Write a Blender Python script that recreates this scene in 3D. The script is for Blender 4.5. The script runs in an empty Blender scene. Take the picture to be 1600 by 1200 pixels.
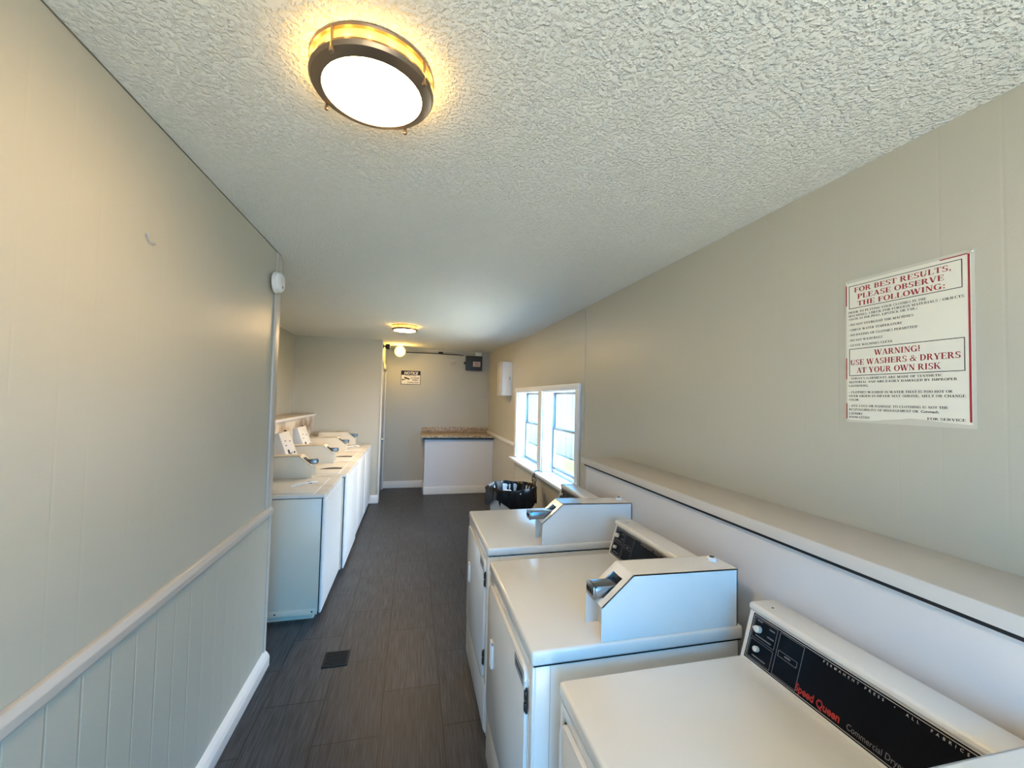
import bpy, bmesh, math, random
from mathutils import Vector, Matrix
random.seed(7)
C = bpy.context.scene.collection
PI = math.pi

# ---------------------------------------------------------------- camera
F_PX, YAW, PITCH, ROLL, CAM_H = 641.28, .2365, .0351, .0236, 1.6505
cy, sy, cp, sp = math.cos(YAW), math.sin(YAW), math.cos(PITCH), math.sin(PITCH)
fw = Vector((sy*cp, cy*cp, sp)); ri = Vector((cy, -sy, 0)); up = ri.cross(fw)
r2 = ri*math.cos(ROLL) + up*math.sin(ROLL); u2 = up*math.cos(ROLL) - ri*math.sin(ROLL)
cam = bpy.data.cameras.new('camera'); cam.sensor_fit = 'HORIZONTAL'; cam.sensor_width = 36
cam.lens = F_PX/1600*36; cam.clip_start = .02; cam.clip_end = 200
co = bpy.data.objects.new('camera', cam); C.objects.link(co)
co.matrix_world = Matrix(((r2.x, u2.x, -fw.x, 0), (r2.y, u2.y, -fw.y, 0), (r2.z, u2.z, -fw.z, CAM_H), (0, 0, 0, 1)))
bpy.context.scene.camera = co

# ---------------------------------------------------------------- world, daylight, exposure
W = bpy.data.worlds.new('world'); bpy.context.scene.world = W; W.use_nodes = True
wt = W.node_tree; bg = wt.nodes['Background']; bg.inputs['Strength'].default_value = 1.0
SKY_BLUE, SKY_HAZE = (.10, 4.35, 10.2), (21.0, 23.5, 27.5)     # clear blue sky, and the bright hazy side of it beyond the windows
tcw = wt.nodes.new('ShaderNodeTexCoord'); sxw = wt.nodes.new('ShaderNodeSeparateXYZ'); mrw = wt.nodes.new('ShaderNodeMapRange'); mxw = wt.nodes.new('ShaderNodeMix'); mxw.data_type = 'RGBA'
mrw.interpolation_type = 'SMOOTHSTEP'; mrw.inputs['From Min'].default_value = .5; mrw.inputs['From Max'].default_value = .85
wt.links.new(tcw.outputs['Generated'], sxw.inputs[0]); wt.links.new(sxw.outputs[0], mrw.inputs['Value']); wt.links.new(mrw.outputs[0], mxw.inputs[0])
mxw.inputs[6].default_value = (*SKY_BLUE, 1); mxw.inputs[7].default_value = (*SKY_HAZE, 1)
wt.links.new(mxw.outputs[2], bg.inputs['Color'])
vs = bpy.context.scene.view_settings
vs.view_transform = 'Standard'; vs.look = 'None'; vs.gamma = 1; vs.use_curve_mapping = False
vs.exposure = 0.34
def portal(name, loc, rot, sx, sy_):
    l = bpy.data.lights.new(name, 'AREA'); l.shape = 'RECTANGLE'; l.size = sx; l.size_y = sy_
    l.cycles.is_portal = True
    o = bpy.data.objects.new(name, l); C.objects.link(o); o.location = loc; o.rotation_euler = rot
sun = bpy.data.lights.new('sun', 'SUN'); sun.energy = 78; sun.angle = .02; sun.color = (1, .86, .58)
so = bpy.data.objects.new('sun', sun); C.objects.link(so); so.location = (-3, -8, 12)
so.rotation_euler = Vector((.26, .10, -1.0)).to_track_quat('-Z', 'Y').to_euler()
portal('doorway_portal', (.275, -1.32, 1.06), (PI/2, 0, 0), 1.6, 2.15)      # sky light through the open doorway behind the camera
portal('window_portal', (1.62, 3.84, 1.31), (0, PI/2, 0), .86, .95)
portal('window_portal', (1.62, 4.94, 1.31), (0, PI/2, 0), .86, .98)
LAMP_DISC, LAMP_BAND, GLOBE = 62.0, 2.4, 1.3

# ---------------------------------------------------------------- materials
def mat(name, col, rough=.5, metal=0., spec=.5, emit=None, estr=0., coat=0.):
    m = bpy.data.materials.new(name); m.use_nodes = True
    p = m.node_tree.nodes['Principled BSDF']
    p.inputs['Base Color'].default_value = (*col, 1); p.inputs['Roughness'].default_value = rough
    p.inputs['Metallic'].default_value = metal; p.inputs['Specular IOR Level'].default_value = spec
    if coat: p.inputs['Coat Weight'].default_value = coat; p.inputs['Coat Roughness'].default_value = .1
    if emit: p.inputs['Emission Color'].default_value = (*emit, 1); p.inputs['Emission Strength'].default_value = estr
    return m
def N(m, t, **k):
    n = m.node_tree.nodes.new(t)
    for a, v in k.items(): setattr(n, a, v)
    return n
def L(m, a, b): m.node_tree.links.new(a, b)
def noise_bump(m, scale, strength, dist, detail=3, rough=.5, vscale=(1, 1, 1), kind='noise'):
    p = m.node_tree.nodes['Principled BSDF']
    tc = N(m, 'ShaderNodeTexCoord'); mp = N(m, 'ShaderNodeMapping'); mp.inputs['Scale'].default_value = vscale
    L(m, tc.outputs['Object'], mp.inputs['Vector'])
    n = N(m, 'ShaderNodeTexNoise'); n.inputs['Scale'].default_value = scale; n.inputs['Detail'].default_value = detail; n.inputs['Roughness'].default_value = rough
    L(m, mp.outputs['Vector'], n.inputs['Vector'])
    b = N(m, 'ShaderNodeBump'); b.inputs['Strength'].default_value = strength; b.inputs['Distance'].default_value = dist
    L(m, n.outputs['Fac'], b.inputs['Height']); L(m, b.outputs['Normal'], p.inputs['Normal'])
    return n, mp, b
def mottle(m, c1, c2, scale, detail=4, lo=.35, hi=.65, vscale=(1, 1, 1)):
    p = m.node_tree.nodes['Principled BSDF']
    tc = N(m, 'ShaderNodeTexCoord'); mp = N(m, 'ShaderNodeMapping'); mp.inputs['Scale'].default_value = vscale
    L(m, tc.outputs['Object'], mp.inputs['Vector'])
    n = N(m, 'ShaderNodeTexNoise'); n.inputs['Scale'].default_value = scale; n.inputs['Detail'].default_value = detail
    L(m, mp.outputs['Vector'], n.inputs['Vector'])
    r = N(m, 'ShaderNodeValToRGB'); r.color_ramp.elements[0].position = lo; r.color_ramp.elements[1].position = hi
    r.color_ramp.elements[0].color = (*c1, 1); r.color_ramp.elements[1].color = (*c2, 1)
    L(m, n.outputs['Fac'], r.inputs['Fac']); L(m, r.outputs['Color'], p.inputs['Base Color'])
    return r
def panel_wall(name, col, axis, period, offs, rough=.38, gstr=.5, gdist=.003, w=.006):
    """painted sheet panelling: grooves at the given offsets of every period along one axis, plus a faint orange-peel"""
    m = mat(name, col, rough); p = m.node_tree.nodes['Principled BSDF']
    tc = N(m, 'ShaderNodeTexCoord'); sx = N(m, 'ShaderNodeSeparateXYZ'); L(m, tc.outputs['Object'], sx.inputs[0])
    acc = None
    for o in offs:
        a = N(m, 'ShaderNodeMath', operation='ADD'); a.inputs[1].default_value = -o + 100*period; L(m, sx.outputs[axis], a.inputs[0])
        d = N(m, 'ShaderNodeMath', operation='PINGPONG'); d.inputs[1].default_value = period/2; L(m, a.outputs[0], d.inputs[0])
        k = N(m, 'ShaderNodeMapRange'); k.inputs['From Min'].default_value = 0; k.inputs['From Max'].default_value = w; k.interpolation_type = 'SMOOTHSTEP'
        L(m, d.outputs[0], k.inputs['Value'])
        if acc is None: acc = k.outputs[0]
        else:
            q = N(m, 'ShaderNodeMath', operation='MULTIPLY'); L(m, acc, q.inputs[0]); L(m, k.outputs[0], q.inputs[1]); acc = q.outputs[0]
    n = N(m, 'ShaderNodeTexNoise'); n.inputs['Scale'].default_value = 160; n.inputs['Detail'].default_value = 2; L(m, tc.outputs['Object'], n.inputs['Vector'])
    b0 = N(m, 'ShaderNodeBump'); b0.inputs['Strength'].default_value = .12; b0.inputs['Distance'].default_value = .002; L(m, n.outputs['Fac'], b0.inputs['Height'])
    b = N(m, 'ShaderNodeBump'); b.inputs['Strength'].default_value = gstr; b.inputs['Distance'].default_value = gdist
    L(m, acc, b.inputs['Height']); L(m, b0.outputs['Normal'], b.inputs['Normal']); L(m, b.outputs['Normal'], p.inputs['Normal'])
    return m
WALLC = (.50, .482, .398)
M = {}
M['wall_y'] = panel_wall('greige_panel_paint', WALLC, 1, .4064, (0, .1016, .2794), gstr=.10)
M['wall_x'] = panel_wall('greige_panel_paint_cross', WALLC, 0, .4064, (0, .19), gstr=.12)
M['wains'] = panel_wall('greige_wainscot_paint', WALLC, 1, .1105, (1.232,), gstr=.4, gdist=.004, w=.006)
M['wall_plain'] = mat('pale_grey_lower_wall', (.67, .665, .67), .42); noise_bump(M['wall_plain'], 160, .12, .002)  # low wall behind the dryers: paler and cooler than the upper walls
M['rail'] = mat('greige_trim_paint', (.53, .50, .45), .35)
M['white'] = mat('white_trim_paint', (.80, .80, .79), .35)
M['shelf'] = mat('shelf_paint', (.52, .485, .44), .5); noise_bump(M['shelf'], 90, .2, .002)
M['shelf_edge'] = mat('shelf_edge_paint', (.58, .57, .55), .4)
# ceiling: sprayed popcorn
M['ceil'] = mat('popcorn_ceiling', (.76, .775, .73), .9, spec=.2)
n, mp, b = noise_bump(M['ceil'], 95, .8, .009, detail=3, rough=.5)
rr = N(M['ceil'], 'ShaderNodeValToRGB'); rr.color_ramp.elements[0].position = .45; rr.color_ramp.elements[1].position = .80
L(M['ceil'], n.outputs['Fac'], rr.inputs['Fac']); L(M['ceil'], rr.outputs['Color'], b.inputs['Height'])
# floor: dark wood-look plank tile in running bond
m = M['floor'] = mat('dark_plank_tile', (.04, .042, .045), .46, spec=.35)
p = m.node_tree.nodes['Principled BSDF']
tc = N(m, 'ShaderNodeTexCoord'); s = N(m, 'ShaderNodeSeparateXYZ'); L(m, tc.outputs['Object'], s.inputs[0])
ax = N(m, 'ShaderNodeMath', operation='ADD'); ax.inputs[1].default_value = -2.440 + .61*10; L(m, s.outputs[1], ax.inputs[0])
ay = N(m, 'ShaderNodeMath', operation='ADD'); ay.inputs[1].default_value = .411 + .305*10; L(m, s.outputs[0], ay.inputs[0])
cv = N(m, 'ShaderNodeCombineXYZ'); L(m, ax.outputs[0], cv.inputs[0]); L(m, ay.outputs[0], cv.inputs[1])
bt = N(m, 'ShaderNodeTexBrick'); bt.offset = .5; bt.offset_frequency = 2; bt.squash = 1
for k, v in (('Scale', 1), ('Mortar Size', .0032), ('Mortar Smooth', .3), ('Bias', 0), ('Brick Width', .61), ('Row Height', .305)): bt.inputs[k].default_value = v
bt.inputs['Color1'].default_value = (.85, .85, .85, 1); bt.inputs['Color2'].default_value = (1.12, 1.1, 1.08, 1); bt.inputs['Mortar'].default_value = (.18, .18, .18, 1)
L(m, cv.outputs[0], bt.inputs['Vector'])
mp = N(m, 'ShaderNodeMapping'); mp.inputs['Scale'].default_value = (130, 5, 1); L(m, tc.outputs['Object'], mp.inputs['Vector'])
ns = N(m, 'ShaderNodeTexNoise'); ns.inputs['Scale'].default_value = 1; ns.inputs['Detail'].default_value = 5; ns.inputs['Roughness'].default_value = .6; L(m, mp.outputs[0], ns.inputs['Vector'])
rp = N(m, 'ShaderNodeValToRGB'); rp.color_ramp.elements[0].position = .38; rp.color_ramp.elements[1].position = .75
rp.color_ramp.elements[0].color = (.018, .022, .028, 1); rp.color_ramp.elements[1].color = (.068, .080, .100, 1); L(m, ns.outputs['Fac'], rp.inputs['Fac'])
mx = N(m, 'ShaderNodeMix', data_type='RGBA', blend_type='MULTIPLY'); mx.inputs[0].default_value = 1
L(m, rp.outputs['Color'], mx.inputs[6]); L(m, bt.outputs['Color'], mx.inputs[7]); L(m, mx.outputs[2], p.inputs['Base Color'])
bb = N(m, 'ShaderNodeBump'); bb.inputs['Strength'].default_value = .25; bb.inputs['Distance'].default_value = .002; L(m, ns.outputs['Fac'], bb.inputs['Height']); L(m, bb.outputs['Normal'], p.inputs['Normal'])

M['enamel'] = mat('white_enamel', (.78, .775, .75), .22, coat=.3)
M['enamel_cream'] = mat('cream_enamel', (.75, .74, .71), .28, coat=.2)
M['enamel_cool'] = mat('cool_white_enamel', (.74, .78, .80), .3)
M['enamel_warm'] = mat('warm_cream_enamel', (.77, .70, .56), .3)  # washer sides, skirts and coin boxes: warmer cream than the fronts
M['enamel_old'] = mat('worn_white_enamel', (.72, .70, .64), .35)
mottle(M['enamel_old'], (.60, .55, .46), (.74, .72, .66), 5, 5, .3, .5)
M['black_panel'] = mat('black_console_panel', (.004, .004, .006), .22, spec=.12)
M['black'] = mat('black_plastic', (.01, .01, .011), .4)
M['dark_gap'] = mat('dark_gap', (.012, .012, .014), .8)
M['chrome'] = mat('worn_chrome', (.30, .30, .30), .28, metal=1); noise_bump(M['chrome'], 40, .3, .002)
M['steel'] = mat('steel', (.5, .5, .5), .3, metal=1)
M['grey_line'] = mat('grey_printing', (.17, .17, .19), .6)
M['pale_print'] = mat('pale_printing', (.45, .45, .45), .6)
M['red_print'] = mat('red_printing', (.36, .016, .014), .6)
M['knob'] = mat('ivory_knob', (.70, .68, .62), .35)
M['plate'] = mat('grey_label_plate', (.38, .42, .43), .35)
M['navy_label'] = mat('navy_label', (.10, .11, .17), .4)
M['bronze'] = mat('brushed_bronze', (.30, .22, .15), .35, metal=.85)
M['diffuser'] = mat('lit_diffuser', (.9, .9, .9), .4, emit=(1, .66, .33), estr=LAMP_DISC)
M['band'] = mat('lit_amber_band', (.8, .6, .2), .4, emit=(1, .36, .03), estr=LAMP_BAND)
M['diffuser_far'] = mat('lit_diffuser_far', (.9, .9, .9), .4, emit=(1, .66, .33), estr=LAMP_DISC*2.6)
M['globe'] = mat('lit_globe', (.9, .85, .7), .4, emit=(1, .80, .24), estr=GLOBE)
M['paper'] = mat('ivory_poster', (.80, .775, .66), .45)
M['laminate'] = mat('yellowed_laminate', (.60, .58, .49), .3)
M['crimson'] = mat('crimson_ink', (.36, .018, .03), .6)
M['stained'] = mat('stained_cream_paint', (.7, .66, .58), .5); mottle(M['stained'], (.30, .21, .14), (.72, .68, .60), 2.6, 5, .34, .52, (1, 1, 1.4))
M['joint'] = mat('open_joint', (.16, .15, .12), .9)
M['ink'] = mat('black_ink', (.02, .02, .02), .6)
M['sign_white'] = mat('sign_white', (.82, .80, .76), .4)
M['navy'] = mat('sign_navy', (.008, .012, .06), .6, spec=.2)
M['granite'] = mat('tan_granite_laminate', (.4, .3, .2), .3); mottle(M['granite'], (.20, .135, .085), (.62, .52, .38), 55, 6, .38, .62)
M['counter_paint'] = mat('pale_grey_paint', (.72, .72, .74), .4)
M['grey_box'] = mat('dark_grey_steel', (.035, .038, .04), .45)
M['pink_label'] = mat('faded_pink_label', (.62, .46, .42), .5)
M['bin'] = mat('grey_bin_plastic', (.58, .60, .60), .45); noise_bump(M['bin'], 30, .4, .01)
M['bag'] = mat('black_bin_liner', (.005, .005, .006), .38, spec=.22)
M['tissue'] = mat('white_tissue', (.78, .77, .80), .8)
M['alu'] = mat('grey_aluminium', (.36, .36, .37), .4, metal=.6)
M['galv'] = mat('painted_conduit', (.46, .43, .37), .4)
M['cable'] = mat('black_cable', (.012, .012, .014), .45)
M['wood_fence'] = mat('dark_grey_fence', (.070, .074, .078), .7)  # base colour lowered to keep the daylit boards from blowing out
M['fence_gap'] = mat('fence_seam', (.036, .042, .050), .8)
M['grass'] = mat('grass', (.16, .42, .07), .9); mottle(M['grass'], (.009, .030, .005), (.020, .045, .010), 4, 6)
M['concrete'] = mat('concrete', (.23, .22, .195), .9); noise_bump(M['concrete'], 20, .3, .01)
M['bounce'] = mat('pale_bounce', (.80, .78, .74), .9)
M['siding'] = mat('outer_siding', (.6, .6, .58), .7)
g = bpy.data.materials.new('window_glass'); g.use_nodes = True; M['glass'] = g
nt = g.node_tree; nt.nodes.clear()
out = nt.nodes.new('ShaderNodeOutputMaterial'); ms = nt.nodes.new('ShaderNodeMixShader'); tr = nt.nodes.new('ShaderNodeBsdfTransparent'); gl = nt.nodes.new('ShaderNodeBsdfGlossy')
tr.inputs[0].default_value = (.95, .97, .97, 1); gl.inputs['Roughness'].default_value = .02; ms.inputs[0].default_value = .06
nt.links.new(tr.outputs[0], ms.inputs[1]); nt.links.new(gl.outputs[0], ms.inputs[2]); nt.links.new(ms.outputs[0], out.inputs[0])

# ---------------------------------------------------------------- mesh helpers
class MB:
    def __init__(s): s.bm = bmesh.new()
    def _bev(s, verts, bev, seg):
        if bev <= 0: return
        es = list({e for v in verts for e in v.link_edges})
        bmesh.ops.bevel(s.bm, geom=es, offset=bev, segments=seg, profile=.5, affect='EDGES')
    def box(s, x0, x1, y0, y1, z0, z1, bev=0, seg=2):
        v = [s.bm.verts.new(p) for p in ((x0,y0,z0),(x1,y0,z0),(x1,y1,z0),(x0,y1,z0),(x0,y0,z1),(x1,y0,z1),(x1,y1,z1),(x0,y1,z1))]
        for f in ((3,2,1,0),(4,5,6,7),(0,1,5,4),(1,2,6,5),(2,3,7,6),(3,0,4,7)): s.bm.faces.new([v[i] for i in f])
        s._bev(v, bev, seg); return s
    def prism(s, pts, d, bev=0, seg=2):
        """pts: 3-D outline, d: extrusion vector"""
        d = Vector(d); a = [s.bm.verts.new(p) for p in pts]; b_ = [s.bm.verts.new(Vector(p)+d) for p in pts]; n = len(pts)
        s.bm.faces.new(a[::-1]); s.bm.faces.new(b_)
        for i in range(n): s.bm.faces.new((a[i], a[(i+1) % n], b_[(i+1) % n], b_[i]))
        s._bev(a+b_, bev, seg); return s
    def lathe(s, prof, c=(0, 0, 0), seg=48, axis='z', wob=None):
        c = Vector(c); rows = []
        def P(r, z, a):
            if wob: r, z = wob(r, z, a)
            if axis == 'z': return c+Vector((r*math.cos(a), r*math.sin(a), z))
            if axis == 'x': return c+Vector((z, r*math.cos(a), r*math.sin(a)))
            return c+Vector((r*math.sin(a), z, r*math.cos(a)))
        for r, z in prof:
            if r < 1e-6: rows.append([s.bm.verts.new(P(0, z, 0))])
            else: rows.append([s.bm.verts.new(P(r, z, 2*PI*i/seg)) for i in range(seg)])
        for a, b_ in zip(rows, rows[1:]):
            for i in range(seg):
                j = (i+1) % seg
                if len(a) == 1 and len(b_) == 1: break
                if len(a) == 1: s.bm.faces.new((a[0], b_[j], b_[i]))
                elif len(b_) == 1: s.bm.faces.new((a[i], a[j], b_[0]))
                else: s.bm.faces.new((a[i], a[j], b_[j], b_[i]))
        return s
    def tube(s, pts, r, seg=10):
        pts = [Vector(p) for p in pts]; rings = []
        for i, p_ in enumerate(pts):
            t = (pts[min(i+1, len(pts)-1)]-pts[max(i-1, 0)]).normalized()
            a = t.orthogonal().normalized() if i == 0 else (prev - t*prev.dot(t)).normalized()
            prev = a; b_ = t.cross(a)
            rings.append([s.bm.verts.new(p_+a*r*math.cos(2*PI*k/seg)+b_*r*math.sin(2*PI*k/seg)) for k in range(seg)])
        for A, B in zip(rings, rings[1:]):
            for k in range(seg): s.bm.faces.new((A[k], A[(k+1) % seg], B[(k+1) % seg], B[k]))
        s.bm.faces.new(rings[0][::-1]); s.bm.faces.new(rings[-1]); return s
    def poly(s, pts): s.bm.faces.new([s.bm.verts.new(p_) for p_ in pts]); return s
    def make(s, name, m, parent=None, sharp=35, recalc=True):
        if recalc: bmesh.ops.recalc_face_normals(s.bm, faces=s.bm.faces)
        me = bpy.data.meshes.new(name); s.bm.to_mesh(me); s.bm.free()
        me.materials.append(M[m] if isinstance(m, str) else m)
        for p_ in me.polygons: p_.use_smooth = True
        me.set_sharp_from_angle(angle=math.radians(sharp))
        o = bpy.data.objects.new(name, me); C.objects.link(o)
        if parent is not None: o.parent = parent
        return o
def tag(o, label=None, cat=None, group=None, kind=None):
    if label: o['label'] = label
    if cat: o['category'] = cat
    if group: o['group'] = group
    if kind: o['kind'] = kind
    return o
def thing(name, label, cat, loc=(0, 0, 0), rz=0, group=None):
    o = bpy.data.objects.new(name, None); C.objects.link(o); o.empty_display_size = .1
    o.location = loc; o.rotation_euler = (0, 0, rz)
    return tag(o, label, cat, group)
def struct(name, mb, m, label=None, parent=None):
    o = mb.make(name, m, parent); o['kind'] = 'structure'
    if label: o['label'] = label
    return o
def qbez(a, b_, c, n=12):
    a, b_, c = Vector(a), Vector(b_), Vector(c)
    return [a*(1-t)**2+b_*2*t*(1-t)+c*t*t for t in [i/n for i in range(n+1)]]

# ---------------------------------------------------------------- lettering
def place(pts, org, r, u): return [Vector(org)+Vector(r)*x+Vector(u)*y for x, y in pts]
def sans(name, text, m, parent, org, r, u, size, align='LEFT', bold=0., shear=0., space=1., xs=1.):
    cu = bpy.data.curves.new(name, 'FONT'); cu.body = text; cu.size = size; cu.align_x = align; cu.offset = bold*size; cu.shear = shear; cu.space_character = space
    cu.resolution_u = 3
    to = bpy.data.objects.new(name, cu); C.objects.link(to)
    dg = bpy.context.evaluated_depsgraph_get(); me = bpy.data.meshes.new_from_object(to.evaluated_get(dg))
    C.objects.unlink(to); bpy.data.objects.remove(to); bpy.data.curves.remove(cu)
    R, U = Vector(r), Vector(u)
    for v in me.vertices: v.co = Vector(org)+R*v.co.x*xs+U*v.co.y
    me.materials.clear(); me.materials.append(M[m]); me.name = name
    o = bpy.data.objects.new(name, me); C.objects.link(o); o.parent = parent
    return o
TH, TN, SH = .20, .075, .055
def g_rect(x0, y0, x1, y1): return [[(x0, y0), (x1, y0), (x1, y1), (x0, y1)]]
def g_stem(x, w=TH, y0=0, y1=1, top=True, bot=True):
    q = g_rect(x, y0, x+w, y1)
    if bot: q += g_rect(x-.07, y0, x+w+.07, y0+SH)
    if top: q += g_rect(x-.07, y1-SH, x+w+.07, y1)
    return q
def g_diag(x0, y0, x1, y1, w): return [[(x0-w/2, y0), (x0+w/2, y0), (x1+w/2, y1), (x1-w/2, y1)]]
def g_ring(cx, cy_, rx, ry, a0, a1, w=TH, t=TN, n=14):
    q = []
    for i in range(n):
        a, b_ = math.radians(a0+(a1-a0)*i/n), math.radians(a0+(a1-a0)*(i+1)/n)
        o = lambda g_: (cx+rx*math.cos(g_), cy_+ry*math.sin(g_)); k = lambda g_: (cx+(rx-w)*math.cos(g_), cy_+(ry-t)*math.sin(g_))
        q.append([k(a), o(a), o(b_), k(b_)])
    return q
def g_feet(x, y, w=.2): return g_rect(x-w, y, x+w, y+SH) if y == 0 else g_rect(x-w, y-SH, x+w, y)
G = {
 'A': (g_diag(.13, 0, .43, 1, TN)+g_diag(.70, 0, .42, 1, TH)+g_rect(.2, .3, .62, .3+SH)+g_feet(.13, 0, .14)+g_feet(.70, 0, .17), .88),
 'B': (g_stem(.10)+g_ring(.38, .75, .31, .25, -90, 90)+g_ring(.38, .265, .36, .265, -90, 90)+g_rect(.2, .94, .4, 1)+g_rect(.2, .475, .4, .53)+g_rect(.2, 0, .4, .06), .80),
 'C': (g_ring(.46, .5, .42, .52, 48, 312)+g_rect(.70, .68, .76, 1)+g_rect(.70, .0, .75, .2), .84),
 'D': (g_stem(.10)+g_ring(.38, .5, .45, .5, -90, 90)+g_rect(.2, .93, .4, 1)+g_rect(.2, 0, .4, .07), .90),
 'E': (g_stem(.10)+g_rect(.1, .94, .68, 1)+g_rect(.1, 0, .70, .06)+g_rect(.2, .48, .55, .54)+g_rect(.63, .72, .69, 1)+g_rect(.65, 0, .71, .28)+g_rect(.51, .38, .56, .64), .78),
 'F': (g_stem(.10)+g_rect(.1, .94, .66, 1)+g_rect(.2, .48, .54, .54)+g_rect(.61, .70, .67, 1)+g_rect(.49, .38, .54, .64), .72),
 'G': (g_ring(.46, .5, .42, .52, 48, 330)+g_rect(.70, .68, .76, 1)+g_rect(.66, .02, .84, .40)+g_rect(.54, .38, .92, .44), .94),
 'H': (g_stem(.10)+g_stem(.62)+g_rect(.2, .47, .7, .54), .94),
 'I': (g_stem(.12), .46),
 'J': (g_stem(.26, y0=.2, bot=False)+g_ring(.24, .2, .22, .24, -180, 0, .14), .56),
 'K': (g_stem(.10)+g_diag(.30, .42, .74, 1, TN)+g_diag(.76, 0, .42, .58, TH)+g_feet(.76, 0, .17)+g_feet(.72, 1, .15), .94),
 'L': (g_stem(.10)+g_rect(.1, 0, .68, .06)+g_rect(.63, 0, .70, .3), .76),
 'M': (g_rect(.13, 0, .2, 1)+g_diag(.20, 1, .52, .02, TH)+g_diag(.53, 0, .83, 1, TN)+g_stem(.80)+g_feet(.16, 0, .13)+g_rect(.03, .945, .25, 1), 1.12),
 'N': (g_rect(.13, 0, .2, 1)+g_diag(.18, 1, .70, 0, TH)+g_rect(.68, 0, .75, 1)+g_feet(.165, 0, .14)+g_feet(.71, 1, .14)+g_rect(.02, .945, .25, 1), .88),
 'O': (g_ring(.46, .5, .43, .52, 0, 360, n=24), .92),
 'P': (g_stem(.10)+g_ring(.38, .72, .34, .28, -90, 90)+g_rect(.2, .94, .4, 1)+g_rect(.2, .44, .4, .50), .76),
 'Q': (g_ring(.46, .5, .43, .52, 0, 360, n=24)+g_diag(.72, -.18, .46, .12, .16), .92),
 'R': (g_stem(.10)+g_ring(.38, .74, .32, .26, -90, 90)+g_rect(.2, .94, .4, 1)+g_rect(.2, .48, .4, .54)+g_diag(.72, 0, .44, .52, TH)+g_feet(.74, 0, .13), .90),
 'S': (g_ring(.36, .745, .29, .27, 40, 270, .17)+g_ring(.36, .255, .31, .27, -140, 90, .17)+g_rect(.57, .70, .63, 1)+g_rect(.06, 0, .12, .3), .72),
 'T': (g_stem(.29, top=False)+g_rect(.02, .94, .76, 1)+g_rect(.02, .70, .08, 1)+g_rect(.70, .70, .76, 1), .80),
 'U': (g_stem(.10, y0=.3, bot=False)+g_ring(.43, .34, .33, .36, 180, 360)+g_rect(.69, .3, .76, 1)+g_feet(.72, 1, .14), .90),
 'V': (g_diag(.42, 0, .15, 1, TH)+g_diag(.44, 0, .72, 1, TN)+g_feet(.15, 1, .17)+g_feet(.72, 1, .14), .86),
 'W': (g_diag(.36, 0, .14, 1, TH)+g_diag(.38, 0, .60, 1, TN)+g_diag(.82, 0, .58, 1, TH)+g_diag(.84, 0, 1.08, 1, TN)+g_feet(.14, 1, .17)+g_feet(1.08, 1, .13)+g_feet(.56, 1, .16), 1.22),
 'X': (g_diag(.68, 0, .20, 1, TH)+g_diag(.16, 0, .70, 1, TN), .86),
 'Y': (g_stem(.33, y1=.5, top=False)+g_diag(.40, .42, .15, 1, TH)+g_diag(.46, .46, .74, 1, TN)+g_feet(.15, 1, .17)+g_feet(.74, 1, .14), .88),
 'Z': (g_rect(.06, .94, .68, 1)+g_rect(.06, 0, .70, .06)+g_diag(.16, 0, .58, 1, TH), .76),
 '.': (g_rect(.08, 0, .25, .17), .34), ',': (g_rect(.08, 0, .25, .17)+g_diag(.12, -.16, .21, 0, .08), .36),
 ':': (g_rect(.10, .02, .28, .2)+g_rect(.10, .5, .28, .68), .40), '!': (g_rect(.10, 0, .28, .17)+g_diag(.19, .26, .19, 1, .15), .40),
 "'": (g_diag(.13, .66, .16, 1, .11), .28), '/': (g_diag(.06, 0, .38, 1, .08), .44), '-': (g_rect(.04, .30, .32, .42), .38),
 '(': (g_ring(.44, .45, .36, .62, 125, 235, .11, .05, 8), .36), ')': (g_ring(-.08, .45, .36, .62, -55, 55, .11, .05, 8), .36),
 '*': (g_ring(.16, .42, .13, .16, 0, 360, .129, .159, 10), .40),
 '&': (g_ring(.40, .78, .20, .24, 0, 360, .10, .06)+g_ring(.36, .27, .33, .29, 60, 360, .17)+g_diag(.84, 0, .34, .62, .17)+g_diag(.69, .28, .82, .56, .08)+g_rect(.70, .52, .95, .57), .98),
}
def serif(name, lines, m, parent, org, r, u, stretch=1.0):
    """lines: (text, x, y, cap height, 'L'|'C'|'R', optional total width) in the plane org + r*x + u*y"""
    mb = MB(); R, U, O = Vector(r), Vector(u), Vector(org)
    for ln in lines:
        t, x, y, h, al = ln[:5]
        wid = sum((G[c][1] if c in G else .36) for c in t)*h
        k = (ln[5]/wid if len(ln) > 5 else stretch)
        x0 = x if al == 'L' else (x-wid*k/2 if al == 'C' else x-wid*k)
        for c in t:
            if c in G:
                for q in G[c][0]: mb.poly([O+R*(x0+px*h*k)+U*(y+py*h) for px, py in q])
                x0 += G[c][1]*h*k
            else: x0 += .36*h*k
    return mb.make(name, m, parent, recalc=False)

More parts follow.
